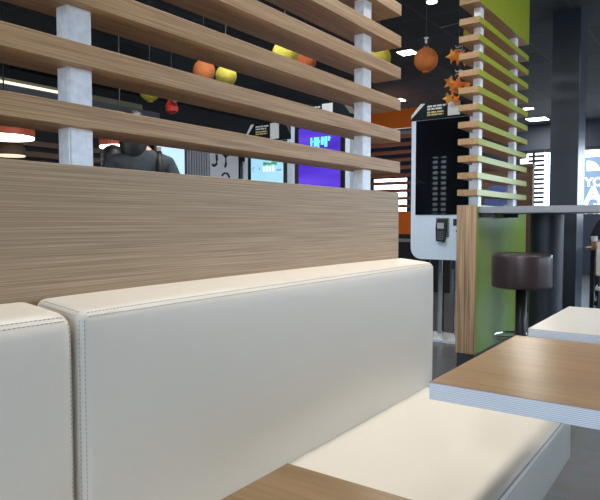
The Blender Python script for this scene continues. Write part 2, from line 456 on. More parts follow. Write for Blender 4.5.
# ------------------------------------------------------------------ benches
def bench(label, x0, x1, seat_x1, rr=.017):
    t = root('banquette_bench', label, 'bench', ((x0 + x1) / 2, .7, 0), group=None)
    c = Cushion(x0, x1, .857, .998, .43, .909, rr, (.005, .011, .007), .014, True)
    b = part('backrest', c.mesh((44, 6, 20)), 'leather', t, smooth=True)
    bm = bmesh.new()
    zt, yf = c.hi.z, c.lo.y
    e = .006
    c.stitch((x0 + .016, yf + e, zt), (x1 - .016, yf + e, zt), bm=bm); c.stitch((x0 + .016, yf, zt - e), (x1 - .016, yf, zt - e), bm=bm)
    for xe, sg in ((x0, 1), (x1, -1)):
        c.stitch((xe + sg * e, yf, zt - .012), (xe + sg * e, yf, .45), bm=bm); c.stitch((xe, yf + e, zt - .012), (xe, yf + e, .45), bm=bm)
        c.stitch((xe + sg * e, yf + .016, zt), (xe + sg * e, .98, zt), bm=bm); c.stitch((xe, yf + .016, zt - e), (xe, .98, zt - e), bm=bm)
    part('stitching', bm, 'thread', b)
    s = Cushion(x0, seat_x1, .378, .99, .315, .468, .016, (.003, .006, .006))
    so = part('seat', s.mesh((44, 20, 6)), 'leather', t, smooth=True)
    bm = bmesh.new(); zt, yf = s.hi.z, s.lo.y
    s.stitch((x0 + .02, yf, zt - .012), (seat_x1 - .02, yf, zt - .012), bm=bm)
    part('stitching', bm, 'thread', so)
    part('seam_piping', tube([s.f(Vector((x0 + (seat_x1 - x0) * k / 30, yf, zt))) for k in range(31)], .0022, 6), 'thread', so)
    part('base', box(x0 + .05, seat_x1 - .07, .52, .96, .06, .314), 'black', t)
    for xx in (x0 + .1, seat_x1 - .14):
        for yy in (.45, .9):
            part('leg', box(xx, xx + .04, yy, yy + .04, 0, .314, .002), 'black', t)
    return t
bench('cream leather bench with stitched edges, the long one running towards the ordering kiosks', .582, 2.034, 1.985)
bench('cream leather bench section at the left edge, only its rounded back end showing', -.92, .572, .572, .026)

# ------------------------------------------------------------------ tables
def table(label, x0, x1, y0, y1, ztop, thick, top, group=None):
    t = root('dining_table', label, 'table', ((x0 + x1) / 2, (y0 + y1) / 2, 0), 0, 'tables along the bench')
    o = part('tabletop', box(x0, x1, y0, y1, ztop - thick, ztop - .0012), 'edge', t)
    part('laminate', box(x0, x1, y0, y1, ztop - .0012, ztop), top, o)
    cx, cy = (x0 + x1) / 2, (y0 + y1) / 2
    part('pedestal', lathe(cx, cy, [(.04, .015), (.04, ztop - thick - .008)], 24), 'black', t, smooth=False)
    part('base_plate', lathe(cx, cy, [(.22, 0), (.22, .010), (.21, .016)], 40), 'black', t)
    part('mounting_plate', box(cx - .15, cx + .15, cy - .15, cy + .15, ztop - thick - .01, ztop - thick - .0002), 'black', t)
    return t
table('oak topped table with a pale layered edge standing over the end of the long bench', 1.072, 1.652, -.34, .459, .75, .033, 'tablewood')
table('nearest oak table, only one corner showing at the bottom edge of the photo', .02, .602, -.35, .450, .75, .033, 'tablewood')
table('white topped table with a pale layered edge beyond the oak table', 1.780, 2.330, -.34, .460, .75, .026, 'tablewhite')

# ------------------------------------------------------------------ green partition
gx0, gx1, gy0, gy1 = 4.12, 5.37, 1.425, 1.57
grn = root('slatted_partition', 'green partition with wooden ends, lime edged slats and a lime top box beside the bar counter', 'partition', ((gx0 + gx1) / 2, 1.5, 0))
p_ = part('half_wall', box(gx0 + .004, gx1 - .004, gy0, gy1, .117, 1.172), 'green', grn)
part('end_panel', box(gx0 - .002, gx0 + .004, gy0 + .0005, gy1, .117, 1.173), 'endwood', p_)
part('end_panel', box(gx1 - .004, gx1 + .002, gy0, gy1, .117, 1.173), 'endwood', p_)
part('plinth', box(gx0 + .004, gx1 - .004, gy0 + .01, gy1 - .01, 0, .117), 'dullplinth', grn)
for k in range(11):
    z = 1.241 + .119 * k
    s_ = part('slat', box(gx0, gx1, gy0 + .003, gy1 - .003, z, z + .042), 'slatwood', grn)
    part('edge_strip', box(gx0, gx1, gy0, gy0 + .003, z, z + .042), 'lime', s_)
    part('edge_strip', box(gx0, gx1, gy1 - .003, gy1, z, z + .042), 'lime', s_)
for a in (4.23, 5.09): part('post', box(a, a + .065, 1.455, 1.505, 1.172, 2.57, .003), 'alu', grn)
f_ = part('top_box', box(gx0, gx1, gy0 + .003, gy1 - .003, 2.57, ZC - .001), 'slatwood', grn)
part('face_board', box(gx0, gx1, gy0, gy0 + .003, 2.57, ZC - .001), 'lime', f_)
part('face_board', box(gx0, gx1, gy1 - .003, gy1, 2.57, ZC - .001), 'lime', f_)

# bar counter, drum pedestal, stool
bar = root('bar_counter', 'grey edged bar counter butted against the green half wall above the brown stool', 'counter', (4.4, .4, 0))
part('countertop', box(4.15, 4.95, -.9, 1.424, 1.117, 1.162, .001), 'greyedge', bar)
part('pedestal', lathe(4.72, 1.10, [(.118, 0), (.118, 1.116)], 48), 'drum', bar, smooth=False)
part('pedestal', lathe(4.72, -.5, [(.118, 0), (.118, 1.116)], 48), 'drum', bar)
for a in (4.17, 4.75): part('bracket', box(a, a + .06, 1.32, 1.423, 1.086, 1.1168), 'black', bar)

st = root('bar_stool', 'round brown leather bar stool in front of the green half wall', 'stool', (4.01, 1.085, 0))
R = .188; cx, cy = 4.01, 1.085
prof = [(.05, .628), (R - .012, .628), (R - .003, .634), (R, .645), (R, .79), (R, .825), (R - .003, .84), (R - .010, .848), (R - .018, .845), (R - .03, .838), (.09, .845), (.001, .847)]
part('seat', lathe(cx, cy, prof, 64), 'brownleather', st, smooth=True)
part('stem', lathe(cx, cy, [(.035, .02), (.035, .628)], 32), 'black', st, smooth=True)
part('base', lathe(cx, cy, [(.20, 0), (.20, .012), (.17, .022), (.04, .03)], 48), 'black', st)
ring = [(cx + .17 * math.cos(a * PI / 18), cy + .17 * math.sin(a * PI / 18), .30) for a in range(36)]
bm = tube(ring, .008, 8, closed=True)
for a in (0, 2 * PI / 3, 4 * PI / 3): tube([(cx + .03 * math.cos(a), cy + .03 * math.sin(a), .30), (cx + .168 * math.cos(a), cy + .168 * math.sin(a), .30)], .006, 6, bm)
part('foot_ring', bm, 'chrome', st, 'chrome foot ring')

# square column
o = struct('column', box(5.97, 6.28, 1.13, 1.375, 0, ZC, .004), 'column', 'square blue-black column rising from behind the bar counter to the ceiling')
o['category'] = 'column'
bm = bmesh.new(); 
lab = None

# ------------------------------------------------------------------ kiosks
def kiosk(label, X, y0, y1, screen, content=None, zb=.72, zt=1.955, zh=2.10):
    """standing ordering kiosk; front face at x=X looking towards -x; y1 is its left side in the photo"""
    t = root('ordering_kiosk', label, 'kiosk', (X + .06, (y0 + y1) / 2, 0), 0, 'ordering kiosks in a row')
    w = y1 - y0; r = .10; P = []
    for k in range(7):
        a = PI + PI / 2 * k / 6; P.append((y0 + r + r * math.cos(a), zb + r + r * math.sin(a)))
    for k in range(7):
        a = 1.5 * PI + PI / 2 * k / 6; P.append((y1 - r + r * math.cos(a), zb + r + r * math.sin(a)))
    P += [(y1, zt), (y0, zt)]
    body = part('body', prism_x(P, X, X + .13), 'kioskwhite', t)
    ch = .085
    hd = part('header', prism_x([(y0, zt), (y1, zt), (y1, zt + .045), (y1 - ch, zh), (y0 + ch, zh), (y0, zt + .045)], X - .004, X + .13), 'header', t)
    # white chamfer stroke, printed lines and blank white plate on the header
    part('corner_stripe', prism_x([(y1 + .001, zt + .02), (y1 + .001, zt + .048), (y1 - ch - .005, zh), (y1 - ch - .045, zh - .002)], X - .008, X - .0045), 'white', hd)
    bm = bmesh.new(); ya = y1 - .15
    for i, (ln, zz) in enumerate(((.17, zh - .030), (.14, zh - .054))):
        u = 0
        while u < ln:
            q = min(random.choice((.03, .045, .06)), ln - u); box(X - .006, X - .0042, ya - u - q, ya - u, zz - .008, zz + .006, bm=bm); u += q + .008
    part('printed_lines', bm, 'white', hd)
    bm = bmesh.new()
    for i, (ln, zz) in enumerate(((.15, zh - .082), (.15, zh - .104))):
        u = 0
        while u < ln:
            q = min(random.choice((.03, .045, .06)), ln - u); box(X - .006, X - .0042, ya - u - q, ya - u, zz - .008, zz + .006, bm=bm); u += q + .008
    part('printed_lines', bm, 'yellowprint', hd)
    part('code_plate', box(X - .007, X - .0042, ya - .30, ya - .19, zt + .018, zh - .010), 'white', hd)
    z0, z1 = zb + .395, zt - .003
    b = part('screen_bezel', box(X - .006, X - .0005, y0 + .045, y1 - .045, z0, z1), 'plastic', t)
    if screen == 'glassblack':
        part('screen', box(X - .009, X - .006, y0 + .05, y1 - .05, z0 + .005, z1 - .005), 'glassblack', b)
    else:
        sc_ = part('screen', box(X - .009, X - .006, y0 + .09, y1 - .09, z0 + .02, z1 - .04), screen, b)
        if content: content(X - .0095, y0 + .09, y1 - .09, z0 + .02, z1 - .04, sc_)
    # card terminal on its grey plate
    yc = y1 - .30
    part('terminal_plate', box(X - .006, X - .0005, yc - .065, yc + .06, zb + .20, zb + .37, .002), 'greyplate', t)
    tm = part('card_terminal', prism_x([(yc - .05, zb + .36), (yc + .03, zb + .36), (yc + .045, zb + .28), (yc + .04, zb + .165), (yc - .03, zb + .155), (yc - .045, zb + .25)], X - .045, X - .006), 'plastic', t)
    part('display', box(X - .048, X - .0451, yc - .032, yc + .028, zb + .275, zb + .325), 'display', tm)
    bm = bmesh.new()
    for i in range(3):
        for j in range(4): box(X - .049, X - .0451, yc - .028 + i * .02, yc - .014 + i * .02, zb + .178 + j * .02, zb + .19 + j * .02, bm=bm)
    part('keypad', bm, 'keygrey', tm)
    part('reader_slot', box(X - .004, X - .0005, y0 + .12, y0 + .18, zb + .30, zb + .36), 'plastic', t)
    part('sensor', box(X - .003, X - .0005, y0 + .13, y0 + .155, zb + .245, zb + .26), 'plastic', t)
    for a in (.245, .40): part('leg', box(X + .045, X + .085, y1 - a - .045, y1 - a, .03, zb + .02, .004), 'chrome', t)
    bm = box(X - .08, X + .26, y0 + .03, y1 - .03, 0, .03, .004)
    part('base_plate', bm, 'alu', t)
    return t

def art_blue(x, y0, y1, z0, z1, p):
    bm = bmesh.new(); c = (y0 + y1) / 2 - .0; zc = 1.635
    for k in range(5): box(x - .001, x, c + .04 - k * .035 - .03, c + .045 - k * .035, zc - .012 + .006 * (k % 2), zc + .022 - .006 * (k % 3), bm=bm)
    part('picture', bm, 'picgreen', p)
    bm = bmesh.new()
    for k in range(4): box(x - .001, x, c + .05 - k * .04 - .026, c + .05 - k * .04, zc - .075, zc - .022, .0, bm=bm)
    part('picture', bm, 'picpale', p)
    part('picture', tube([(x, c + .16, zc - .02), (x, c + .19, zc - .045), (x, c + .165, zc - .075)], .006, 6), 'picdark', p)
    for k in range(2): part('picture', box(x - .001, x, c - .155 - k * .03, c - .13 - k * .03, zc - .075, zc - .055), 'picdark', p)
    part('picture', box(x - .001, x, c + .085, c + .10, zc - .055, zc - .03), 'picdark', p)
def art_purple(x, y0, y1, z0, z1, p):
    bm = bmesh.new(); c = (y0 + y1) / 2; z = z1 - .09
    for k, (w_, h_) in enumerate(((.02, .10), (.035, .08), (.02, .11), (.03, .07), (.03, .09), (.02, .04))):
        y = c + .09 - k * .037
        box(x - .001, x, y - w_, y, z - h_, z, bm=bm)
        box(x - .001, x, y - .03, y, z - h_ * .45, z - h_ * .3, bm=bm)
    part('picture', bm, 'cyan', p)
kiosk('white ordering kiosk with a switched off black screen beside the green slatted partition', 4.995, 1.755, 2.335, 'glassblack')
kiosk('white ordering kiosk with a glowing purple screen seen between the oak slats', 4.40, 2.625, 3.245, 'scrpurple', art_purple, zt=1.93, zh=2.09)
kiosk('white ordering kiosk with a pale blue screen and small green picture, leftmost of the kiosks', 4.75, 3.505, 4.10, 'scrblue', art_blue, zt=1.865, zh=2.05)

# ------------------------------------------------------------------ orange slatted partition (far)
orx = root('slatted_partition', 'orange and rust slatted partition with an orange top box beyond the black kiosk', 'partition', (8.45, 4.2, 0))
part('half_wall', box(8.4, 8.5, 3.3, 5.1, .86, 1.21), 'orange', orx)
part('lower_panel', box(8.41, 8.49, 3.3, 5.1, 0, .86), 'dullplinth', orx)
for k in range(10): part('slat', box(8.4, 8.5, 3.3, 5.1, 1.27 + .119 * k, 1.315 + .119 * k), 'rustslat', orx)
for a in (3.55, 4.75): part('post', box(8.425, 8.475, a, a + .05, 1.21, 2.49), 'black', orx)
part('top_box', box(8.4, 8.5, 3.3, 5.1, 2.485, 2.77), 'orange', orx)
part('top_rail', box(8.4, 8.5, 3.3, 5.1, 2.40, 2.44), 'greyplate', orx)
tag(part('shelf_board', box(7.6, 7.75, 3.2, 4.6, .77, .81), 'greyplate'), 'thin brown grey ledge low in front of the orange half wall', 'shelf')
bpy.data.objects['shelf_board']['label'] = 'thin grey ledge low in front of the orange half wall'
lg = bpy.data.objects['shelf_board']
for y in (3.3, 4.4): part('support', box(7.65, 7.70, y, y + .05, 0, .77), 'black', lg)

# ------------------------------------------------------------------ pendant lamps, ceiling lights
def pendant(label, x, y, z, r, dim=False, grp=None):
    t = root('pendant_lamp', label, 'lamp', (x, y, z), 0, 'pendant lamps at the back')
    part('shade', lathe(x, y, [(r, z), (r, z + .05), (r * .93, z + .10), (r * .55, z + .16), (.03, z + .19), (.03, z + .22)], 40, cap=True), 'cabletrim' if not dim else 'brownwood', t, smooth=False)
    part('diffuser', lathe(x, y, [(r - .008, z - .012), (r - .006, z - .001)], 40), 'bulb' if not dim else 'lampdim', t)
    part('cord', tube([(x, y, z + .22), (x, y, ZC)], .006, 6), 'black', t)
pendant('orange pendant lamp with a glowing white underside at the far left edge', 2.66, 4.94, 1.765, .235)
pendant('orange pendant lamp with a glowing white underside above the dark haired person', 3.31, 4.27, 1.70, .175)
pendant('dim brown pendant lamp low behind the left edge of the partition', 3.75, 6.85, 1.83, .17, True)

def panel_light(label, x, y, s, group='recessed ceiling panels'):
    t = root('ceiling_light', label, 'light', (x, y, ZC), 0, 'recessed ceiling lights')
    part('trim_ring', box(x - s / 2 - .03, x + s / 2 + .03, y - s / 2 - .03, y + s / 2 + .03, ZC - .012, ZC - .0005), 'black', t)
    part('diffuser', box(x - s / 2, x + s / 2, y - s / 2, y + s / 2, ZC - .018, ZC - .012), 'panelight', t)
    L = bpy.data.lights.new('panel_lamp', 'AREA'); L.size = s; L.energy = 22; L.color = (1, .94, .85)
    o = bpy.data.objects.new('panel_lamp', L); COL.objects.link(o); o.location = (x, y, ZC - .025)
panel_light('bright square ceiling light just left of the orange round lantern', 6.36, 3.04, .17)
panel_light('small distant ceiling light right above the orange wall section', 8.75, 4.33, .18)
panel_light('ceiling light left of the square column, nearest the far windows', 11.9, 2.98, .34)
panel_light('dim small ceiling light left of the column, the further up of two', 10.7, 2.83, .14)
def spot_light(label, x, y, r=.06, power=None, col=(1, .8, .58), size=1.4):
    t = root('ceiling_spot', label, 'light', (x, y, ZC))
    part('trim_ring', lathe(x, y, [(r + .02, ZC - .01), (r + .02, ZC - .0005)], 32), 'black', t)
    part('lens', lathe(x, y, [(r, ZC - .016), (r, ZC - .0101)], 32), 'panelight', t)
    if power:
        L = bpy.data.lights.new('spot_bulb', 'SPOT'); L.energy = power; L.color = col; L.spot_size = size; L.spot_blend = .8; L.shadow_soft_size = .09
        o = bpy.data.objects.new('spot_bulb', L); COL.objects.link(o); o.location = (x, y, ZC - .05)
spot_light('round recessed ceiling spot above the orange round lantern', 5.03, 2.17, .045, 15)
def lit_panel(label, x, y, sx, sy, power, col=(1, .93, .84)):
    t = root('ceiling_light', label, 'light', (x, y, ZC), 0, 'recessed ceiling lights')
    part('trim_ring', box(x - sx / 2 - .03, x + sx / 2 + .03, y - sy / 2 - .03, y + sy / 2 + .03, ZC - .012, ZC - .0005), 'black', t)
    part('diffuser', box(x - sx / 2, x + sx / 2, y - sy / 2, y + sy / 2, ZC - .018, ZC - .012), 'panelight', t)
    L = bpy.data.lights.new('panel_lamp', 'AREA'); L.shape = 'RECTANGLE'; L.size = sx; L.size_y = sy; L.energy = power; L.color = col
    o = bpy.data.objects.new('panel_lamp', L); COL.objects.link(o); o.location = (x, y, ZC - .025)
lit_panel('long ceiling light panel above the bench in front of the oak partition', 1.9, .84, 2.4, .28, 28)
lit_panel('added unseen ceiling panel that brightens the ordering kiosks from the aisle', 3.0, 2.6, .6, .6, 26, (.84, .92, 1))  # added cool lamp, no fixture seen here; lifts the kiosk fronts
lit_panel('ceiling light panel above the bar counter', 4.0, -.2, .6, .6, 12)

# ------------------------------------------------------------------ paper decorations
def lantern(label, x, y, z, r, mat, hook=True):
    t = root('paper_lantern', label, 'lantern', (x, y, z), 0, 'paper lanterns hung from the ceiling')
    bm = bmesh.new(); prof = []
    for k in range(25):
        a = -PI / 2 + .28 + (PI - .56) * k / 24
        prof.append((r * math.cos(a) * (1 + .012 * (k % 2)), z + r * math.sin(a) * 1.02))
    part('globe', lathe(x, y, prof, 36, cap=False), mat, t)
    part('rim', lathe(x, y, [(r * .29, z + r * .97), (r * .29, z + r * 1.06)], 24, cap=False), mat, t)
    part('rim', lathe(x, y, [(r * .29, z - r * 1.08), (r * .29, z - r * .97)], 24, cap=False), mat, t)
    bm = tube([(x, y + r * .28, z + r * 1.04), (x, y, z + r * 1.4), (x, y - r * .28, z + r * 1.04)], .0025, 5)
    tube([(x, y, z + r * 1.4), (x, y, ZC)], .0015, 5, bm)
    part('hanger', bm, 'string', t)
    part('hook', lathe(x, y, [(.008, z + r * 1.4), (.012, z + r * 1.5), (.006, z + r * 1.75), (.02, z + r * 1.8), (.02, z + r * 1.88)], 12), 'hook', t)
lantern('orange round paper lantern hanging free between the oak and green partitions', 4.739, 2.091, 2.408, .098, 'lorange')
lantern('orange round paper lantern left of the yellow one, behind the middle oak slats', 3.654, 3.60, 2.316, .092, 'lorange')
lantern('yellow round paper lantern with an orange lantern close on its left', 3.459, 3.173, 2.177, .081, 'lyellow')
lantern('yellow round paper lantern with a rust orange lantern close on its right', 3.73, 2.808, 2.346, .100, 'lyellow')
lantern('rust orange paper lantern mostly hidden right of a yellow lantern', 4.15, 2.915, 2.395, .092, 'lrust')
lantern('yellow round paper lantern peeking out by the right hand partition post', 4.15, 2.218, 2.315, .090, 'lyellow')
lantern('yellow paper lantern at left with only its bottom tip showing', 3.384, 3.963, 2.15, .085, 'lyellow')

def leaf_bm(c, s, ang, tilt, bm):
    """five pointed maple leaf with a folded midrib"""
    pts = []
    for k in range(10):
        a = k * PI / 5; rr = s * (1 if k % 2 == 0 else .48)
        pts.append(Vector((.25 * s * abs(math.sin(a)), rr * math.cos(a), rr * math.sin(a))))
    m = Matrix.Translation(c) @ Matrix.Rotation(tilt, 4, 'Z') @ Matrix.Rotation(ang, 4, 'X')
    f = [[bm.verts.new(m @ (p + Vector((d, 0, 0)))) for p in pts] for d in (0, .003)]
    cc = [bm.verts.new(m @ Vector((d, 0, 0))) for d in (0, .003)]
    for i in range(2):
        for k in range(10): bm.faces.new((cc[i], f[i][k], f[i][(k + 1) % 10]))
    for k in range(10): bm.faces.new((f[0][k], f[1][k], f[1][(k + 1) % 10], f[0][(k + 1) % 10]))
    return bm
ga = root('leaf_garland', 'orange autumn leaf garland hanging left of the green slatted partition', 'garland', (4.92, 1.87, ZC))
part('cord', tube([(4.92, 1.87, ZC), (4.92, 1.875, 2.6), (4.92, 1.865, 2.4), (4.92, 1.87, 2.1)], .002, 5), 'string', ga)
for k, (dy, z, s, mt) in enumerate(((.05, 2.46, .05, 'leaf2'), (.0, 2.44, .055, 'leaf'), (-.05, 2.415, .05, 'leaf'), (-.085, 2.40, .04, 'leaf'),
                        (.06, 2.235, .045, 'leaf2'), (.0, 2.205, .055, 'leaf'), (-.055, 2.195, .05, 'leaf'), (.03, 2.17, .035, 'leaf'), (.06, 2.10, .04, 'leaf2'), (.02, 2.085, .035, 'leaf'))):
    part('leaf', leaf_bm(Vector((4.915 - .012 * (k % 3), 1.875 + dy * 1.25, z)), s * 1.4, k * 1.1, .3 * (k % 3 - 1), bmesh.new()), mt, ga)
for z in (2.50, 2.30):
    part('ribbon_curl', tube([(4.91, 1.87 + .03 * math.cos(a * .7), z + .012 * a / 2 - .02 + .012 * math.sin(a * 1.4)) for a in range(10)], .004, 6), 'ribbon', ga)

pn = root('paper_pennant', 'small yellow paper pennant on a string behind the upper green slats', 'pennant', (5.0, 1.8, 2.7))
bm = bmesh.new()
a = [bm.verts.new(p) for p in ((4.95, 1.855, 2.60), (4.95, 1.84, 2.725), (4.95, 1.72, 2.615))]; b = [bm.verts.new(v.co + Vector((.002, 0, 0))) for v in a]
bm.faces.new(a); bm.faces.new(b[::-1])
for k in range(3): bm.faces.new((a[k], b[k], b[(k + 1) % 3], a[(k + 1) % 3]))
part('flag', bm, 'lyellow', pn)
part('string', tube([(4.95, 2.05, 2.72), (4.95, 1.84, 2.735), (4.95, 1.60, 2.80)], .002, 5), 'string', pn)

rd = root('hanging_ornament', 'red and white paper ornament hanging behind the lower oak slats', 'ornament', (3.84, 4.18, 2.1))
bm = bmesh.new(); 
part('body', lathe(3.84, 4.20, [(.02, 2.05), (.055, 2.07), (.06, 2.11), (.035, 2.17), (.04, 2.2), (.012, 2.24)], 20), 'red', rd)
bm = bmesh.new(); bmesh.ops.create_uvsphere(bm, u_segments=14, v_segments=8, radius=.034, matrix=Matrix.Translation((3.80, 4.11, 2.17)))
part('ball', bm, 'ribbon', rd, smooth=True)
part('string', tube([(3.84, 4.2, 2.24), (3.84, 4.2, ZC)], .0015, 5), 'string', rd)

# ------------------------------------------------------------------ far right: window film, lettering, slat screen
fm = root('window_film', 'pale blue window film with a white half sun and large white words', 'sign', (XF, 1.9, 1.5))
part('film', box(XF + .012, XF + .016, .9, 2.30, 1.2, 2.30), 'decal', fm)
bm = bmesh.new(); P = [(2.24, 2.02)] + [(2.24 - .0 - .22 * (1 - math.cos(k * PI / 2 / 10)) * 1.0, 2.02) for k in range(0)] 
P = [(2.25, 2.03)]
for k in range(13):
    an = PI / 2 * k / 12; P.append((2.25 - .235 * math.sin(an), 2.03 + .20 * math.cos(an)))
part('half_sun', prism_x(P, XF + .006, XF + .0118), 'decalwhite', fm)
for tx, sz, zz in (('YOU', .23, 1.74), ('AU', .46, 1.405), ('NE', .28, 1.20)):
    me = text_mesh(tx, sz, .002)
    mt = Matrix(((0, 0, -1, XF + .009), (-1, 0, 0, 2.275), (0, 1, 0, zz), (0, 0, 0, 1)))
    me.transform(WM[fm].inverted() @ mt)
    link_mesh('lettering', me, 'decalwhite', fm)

ss = root('slat_screen', 'black slatted screen standing dark against the bright far window', 'screen', (11.0, 2.76, 0))
for k in range(17): part('slat', box(11.0, 11.05, 2.63, 2.90, .97 + .0805 * k, 1.013 + .0805 * k), 'black', ss)
part('post', box(11.01, 11.04, 2.79, 2.83, 0, 2.30), 'black', ss)

# far table with its clutter
ft = root('cafe_table', 'wooden table with papers and a cup on it at the far right edge', 'table', (8.1, .85, 0))
part('tabletop', box(7.76, 8.46, .3, 1.38, .715, .75, .002), 'tablewood', ft)
for x in (7.84, 8.34):
    for y in (.38, 1.28): part('leg', box(x, x + .045, y, y + .045, 0, .715), 'black', ft)
cu = root('paper_cup', 'white paper cup on the far right wooden table', 'cup', (8.1, 1.37, .75))
part('body', lathe(8.1, 1.33, [(.028, .751), (.038, .86)], 20), 'cup', cu)
part('lid', lathe(8.1, 1.33, [(.040, .861), (.040, .868), (.034, .874)], 20), 'cup', cu)
tag(part('carton', box(7.85, 7.95, 1.20, 1.32, .7505, .815, .002), 'cardbox'), 'tan food carton on the far right wooden table', 'carton')
tag(part('paper_sheet', box(7.95, 8.3, .85, 1.15, .7505, .757), 'paper'), 'white sheets of paper lying on the far right wooden table', 'paper')

# brown booth panel, blue dispenser and black chair behind the green partition
cb = root('booth_panel', 'brown wooden booth panel behind the lower green slats', 'booth', (7.2, 2.15, 0))
part('panel', box(7.15, 7.22, 1.83, 2.75, 0, 1.68, .004), 'brownwood', cb)
part('cap', box(7.13, 7.24, 1.82, 2.76, 1.68, 1.72, .003), 'brownwood', cb)
tag(part('side_cabinet', box(5.45, 5.9, 1.60, 2.1, 0, 1.10, .004), 'dullplinth'), 'dark cabinet behind the green partition under the blue dispenser', 'cabinet')
bd = root('napkin_dispenser', 'periwinkle blue round topped dispenser seen through the lower green slats', 'dispenser', (5.6, 1.72, 1.1))
P = [(1.61, 1.101), (1.84, 1.101), (1.84, 1.33)] + [(1.725 + .115 * math.cos(a * PI / 10), 1.33 + .06 * math.sin(a * PI / 10)) for a in range(1, 10)] + [(1.61, 1.33)]
part('body', prism_x(P, 5.52, 5.74), 'bluebox', bd)
bm = bmesh.new()
for z in (1.18, 1.29): lathe(0, 0, [(.028, -.004), (.028, .004)], 16, bm)
for i, v in enumerate(bm.verts):
    z = 1.18 if i < 32 else 1.30
    v.co = Vector((5.516 + v.co.z, 1.64 + v.co.x, z + v.co.y))
part('round_button', bm, 'white', bd)

# chairs by the far table
def chair(label, x, y, rz, mat, h=.88, seat=.45):
    t = root('cafe_chair', label, 'chair', (x, y, 0), rz)
    part('seat', box(-.21, .21, -.21, .21, seat - .04, seat, .015), mat, t, local=True)
    c = Cushion(-.21, .21, .19, .23, seat + .1, h, .018, (0, .004, .004))
    part('backrest', c.mesh((12, 2, 12)), mat, t, local=True, smooth=True)
    for sx in (-1, 1):
        part('leg', tube([(sx * .19, -.19, 0), (sx * .18, -.17, seat - .04)], .012), 'black', t, local=True)
        part('leg', tube([(sx * .19, .22, 0), (sx * .18, .185, seat - .02), (sx * .17, .21, h - .1)], .012), 'black', t, local=True)
chair('cream backed chair at the far right edge below the bar counter', 6.35, .80, PI / 2 + .1, 'leather', .87)
chair('black chair beyond the green partition, left of the bar drum', 7.6, 1.75, -.7, 'plastic', 1.0)

# ------------------------------------------------------------------ people
def skin(name, chains, radii, start, sub=2):
    """grow one continuous surface over a skeleton. chains: list of lists of joint names; joints in radii {name:(pos, rx, ry)}"""
    names = list(radii); idx = {n: i for i, n in enumerate(names)}
    me = bpy.data.meshes.new('sk'); E_ = []
    for c in chains:
        for a, b in zip(c, c[1:]): E_.append((idx[a], idx[b]))
    me.from_pydata([radii[n][0] for n in names], E_, [])
    o = bpy.data.objects.new('sk', me); COL.objects.link(o)
    md = o.modifiers.new('s', 'SKIN'); md.use_smooth_shade = True; md.branch_smoothing = .3
    sv = me.skin_vertices[0].data
    for n in names:
        r = radii[n]; sv[idx[n]].radius = (r[1], r[2] if len(r) > 2 else r[1]); sv[idx[n]].use_root = n == start
    sb = o.modifiers.new('u', 'SUBSURF'); sb.levels = sub; sb.render_levels = sub
    bpy.context.view_layer.update()
    out = bpy.data.meshes.new_from_object(o.evaluated_get(bpy.context.evaluated_depsgraph_get()))
    bpy.data.objects.remove(o)
    return out

def ell(c, r, seg=24, bm=None, cut=None):
    bm = bm or bmesh.new(); b2 = bmesh.new()
    bmesh.ops.create_uvsphere(b2, u_segments=seg, v_segments=seg * 2 // 3, radius=1)
    for v in b2.verts: v.co = Vector((c[0] + v.co.x * r[0], c[1] + v.co.y * r[1], c[2] + v.co.z * r[2]))
    if cut:
        bmesh.ops.delete(b2, geom=[v for v in b2.verts if cut(v.co)], context='VERTS')
    merge(bm, b2); return bm

